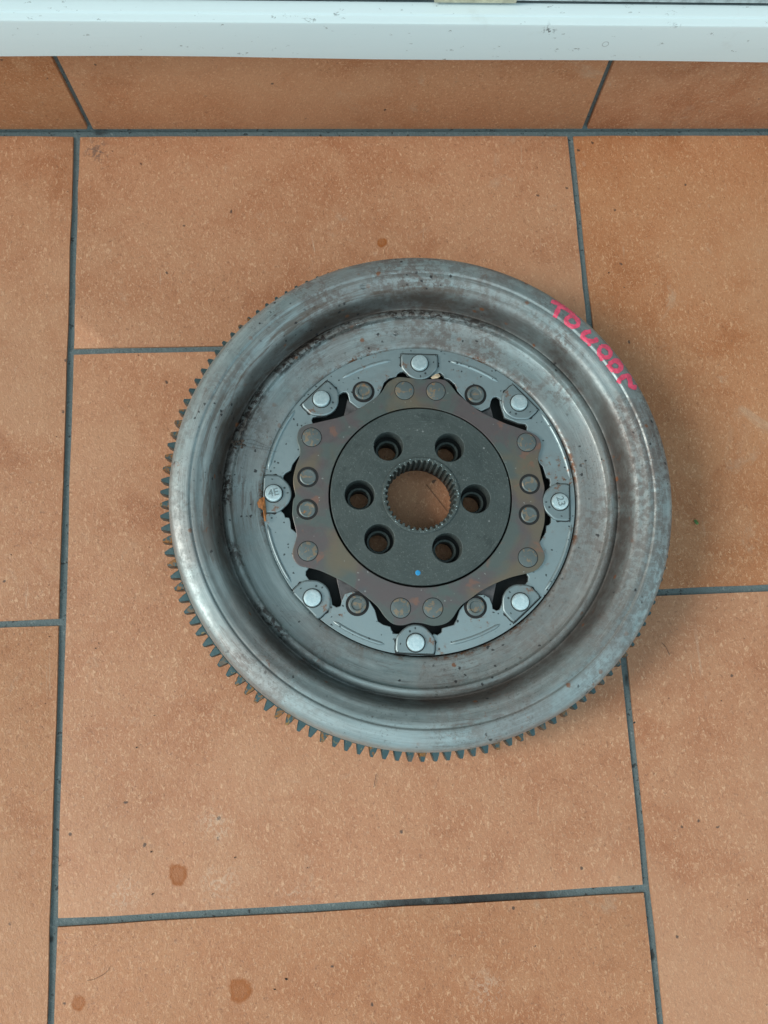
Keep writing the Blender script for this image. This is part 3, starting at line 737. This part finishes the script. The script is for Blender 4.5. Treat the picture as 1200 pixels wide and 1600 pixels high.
for L, wd in (([(187, 184), (235, 200), (300, 240), (385, 295), (412, 312)], 5.6), ([(265, 236), (240, 290), (220, 338)], 6.8),
          ([(400, 326), (440, 372), (436, 408), (396, 424), (350, 404), (324, 368), (346, 336), (386, 318)], 6.0),
          ([(560, 468), (500, 482), (482, 518), (530, 556), (588, 558), (624, 536)], 6.6), ([(542, 560), (545, 606)], 5.0),
          ([(655, 604), (634, 656), (664, 744)], 5.8), ([(652, 608), (702, 612), (740, 660), (732, 704), (688, 712), (648, 690)], 5.8),
          ([(712, 778), (742, 812), (770, 842)], 5.6), ([(728, 776), (790, 742), (838, 788), (822, 836), (772, 836)], 6.6),
          ([(816, 952), (836, 912), (900, 884), (924, 934), (934, 984), (986, 994)], 6.6)):
    stroke(bm, cp(L), wd * 1.12, off); off += .00003
bmesh.ops.recalc_face_normals(bm, faces=bm.faces)
let = link('marker_lettering', from_bm('marker_lettering', bm), M['marker'], cover)
let['label'] = 'red hand-painted letters TOURAN along the rim'

# ================================================================== SMALL THINGS lying about
def on_thing(px, py, z=None):
    if z is not None: return U(px, py, z), Vector((0, 0, 1))
    c = on_cover(px, py, 0); return c[0] + COFF + Vector((FX, FY, 0)), c[1]
def blob(name, pos, nrm, rx, ry, rz, mat, label, cat, group=None, rot=0, seed=0, jitter=.25, sub=2):
    rnd = random.Random(seed); bm = bmesh.new(); bmesh.ops.create_icosphere(bm, subdivisions=sub, radius=1)
    for v in bm.verts:
        k = 1 + rnd.uniform(-jitter, jitter); v.co = Vector((v.co.x * rx * k, v.co.y * ry * k, max(v.co.z, -.25) * rz * k))
    me = from_bm(name, bm); o = link(name, me, mat, None, smooth=80)
    o.rotation_euler = (nrm.to_track_quat('Z', 'Y') @ Euler((0, 0, rot)).to_quaternion()).to_euler(); o.location = pos + nrm * rz * .2
    return tag(o, label, cat, group)
for i, (x, y, lab) in enumerate(((567, 448, 'clear water drop on the outer rim of the flywheel, upper left'), (559, 509, 'clear water drop beside the raised groove line of the flywheel'),
                                (618, 521, 'clear water drop on the flat face above the top rivet tab'))):
    p, nn = on_thing(x, y); blob('water_drop', p, nn, .0017, .0017, .0008, M['water'], lab, 'water drop', 'water drops on the flywheel', 0, i, .02, 3)
# dirt clump with cobweb threads
p, nn = on_thing(370, 692)
dc = tag(empty('dirt_clump', p), 'brown dirt clump with cobweb threads stuck in the groove of the flywheel', 'dirt clump')
bm = bmesh.new(); rnd = random.Random(3)
for k in range(16):
    m_ = Matrix.Translation((rnd.gauss(0, .0020), rnd.gauss(0, .0017), rnd.uniform(0, .002))) @ Euler((rnd.random() * 3, rnd.random() * 3, 0)).to_matrix().to_4x4() @ Matrix.Diagonal((rnd.uniform(.5, 1.9), rnd.uniform(.4, .9), .5, 1))
    bmesh.ops.create_icosphere(bm, subdivisions=1, radius=.0012, matrix=m_)
for v in bm.verts: v.co += Vector((rnd.uniform(-1, 1), rnd.uniform(-1, 1), rnd.uniform(-1, 1))) * .0003
link('clump', from_bm('clump', bm), M['dirt'], dc)
def tube(bm, pts, rad, sides=5):
    prev = None
    for i, p in enumerate(pts):
        q = pts[min(i + 1, len(pts) - 1)]; o = pts[max(i - 1, 0)]; d = (Vector(q) - Vector(o)).normalized()
        a = d.orthogonal().normalized(); b = d.cross(a)
        ring = [bm.verts.new(Vector(p) + (a * math.cos(2 * PI * k / sides) + b * math.sin(2 * PI * k / sides)) * rad) for k in range(sides)]
        if prev:
            best = min(range(sides), key=lambda s: sum((prev[k].co - ring[(k + s) % sides].co).length for k in range(sides)))
            ring = ring[best:] + ring[:best]
            for k in range(sides): bm.faces.new((prev[k], prev[(k + 1) % sides], ring[(k + 1) % sides], ring[k]))
        prev = ring
bm = bmesh.new()
for (a, b, c) in (((372, 686), (395, 688), (424, 700)), ((376, 690), (400, 696), (428, 702)), ((372, 697), (402, 701), (432, 706))):
    P = [on_thing(*q)[0] + Vector((0, 0, .0012)) for q in catmull([a, b], 4)]
    q = U(c[0], c[1], ZS + .001); P[-1:] = [P[-1], q]
    tube(bm, [v - p for v in P], .00009, 4)
link('cobweb_thread', from_bm('cobweb_thread', bm), M['web'], dc)
# dry leaf fragment at left tab
def leaf(name, pts, z, mat, label, cat, h=.0012, seed=1):
    rnd = random.Random(seed); bm = bmesh.new()
    c = U(sum(a for a, b in pts) / len(pts), sum(b for a, b in pts) / len(pts), z)
    L = [U(a, b, z) - c for a, b in pts]
    top = [bm.verts.new((v.x, v.y, rnd.uniform(0, h))) for v in L]; bot = [bm.verts.new(v.co + Vector((0, 0, -.0003))) for v in top]
    ct = bm.verts.new((0, 0, h * 1.2)); cbm = bm.verts.new((0, 0, h * 1.2 - .0003)); n_ = len(L)
    for k in range(n_):
        k2 = (k + 1) % n_
        bm.faces.new((ct, top[k], top[k2])); bm.faces.new((cbm, bot[k2], bot[k])); bm.faces.new((top[k], bot[k], bot[k2], top[k2]))
    bmesh.ops.recalc_face_normals(bm, faces=bm.faces)
    return tag(link(name, from_bm(name, bm), mat, None, c + Vector((0, 0, 0))), label, cat)
leaf('leaf_fragment', [(412, 776), (406, 780), (402, 786), (404, 793), (411, 797), (412, 806), (413, 815), (416, 815), (416, 800), (415, 788), (414, 779)], .0275, M['leaf'], 'dry orange leaf fragment caught beside the leftmost rivet tab stamped 4E', 'leaf', .0015)
leaf('leaf_fragment', [(1084, 813), (1087, 812), (1091, 816), (1092, 819), (1088, 820), (1085, 817)], .0006, M['green'], 'tiny green leaf scrap on the tile right of the flywheel', 'leaf', .0008, 2)
leaf('wood_chip', [(673, 590), (680, 585), (685, 584), (688, 588), (684, 591), (676, 592)], .0280, M['chip'], 'pale tan chip wedged between the top rivet tab and the brown plate', 'chip', .0008, 3)
# loose hairs
def hair(pts, z, label, rad=.00012):
    bm = bmesh.new(); c = U(*pts[0], z); tube(bm, [U(x, y, z) - c for x, y in catmull(pts, 6)], rad)
    tag(link('hair', from_bm('hair', bm), M['hair'], None, c), label, 'hair')
hair([(1034, 1004), (1041, 1012), (1046, 1024)], .0006, 'dark curved hair on the tile at the lower right of the flywheel')
hair([(666, 757), (680, 775), (698, 798)], .0006, 'straight dark fibre on the tile seen through the flywheel bore')
hair([(588, 1209), (586, 1219), (584, 1230)], .0006, 'short dark fibre on the tile below the flywheel teeth')
hair([(172, 1510), (165, 1520), (147, 1530), (136, 1532)], .0005, 'thin brown hair on the tile near the bottom left stain', .00008)
# dark grit scattered on the tiles and on the wheel
bm = bmesh.new(); rnd = random.Random(11)
spots = [(76, 914), (77, 995), (154, 1005), (149, 1013), (49, 1103), (241, 1118), (219, 1164), (213, 1168), (367, 1340), (236, 1331), (480, 1356), (238, 1397), (429, 1546), (447, 1530), (1163, 998), (991, 1129), (1045, 1091), (1127, 1095), (273, 270), (220, 256), (951, 426), (897, 469), (1100, 470)]
spots += [(rnd.uniform(-20, 1220), rnd.uniform(215, 1620)) for _ in range(38)]
for k, (x, y) in enumerate(spots):
    q = U(x, y, .0003); s_ = rnd.uniform(.0003, .0009) if k < 23 else rnd.uniform(.00015, .0005)
    if (Vector((q.x - FX, q.y - FY))).length < .155: continue
    bmesh.ops.create_icosphere(bm, subdivisions=1, radius=s_, matrix=Matrix.Translation(q) @ Euler((0, 0, rnd.random() * 3)).to_matrix().to_4x4() @ Matrix.Diagonal((1, rnd.uniform(.3, .8), .6, 1)))
tag(link('grit', from_bm('grit', bm), M['hair'], None), 'dark grit specks scattered over the orange tiles', 'grit', kind='stuff')
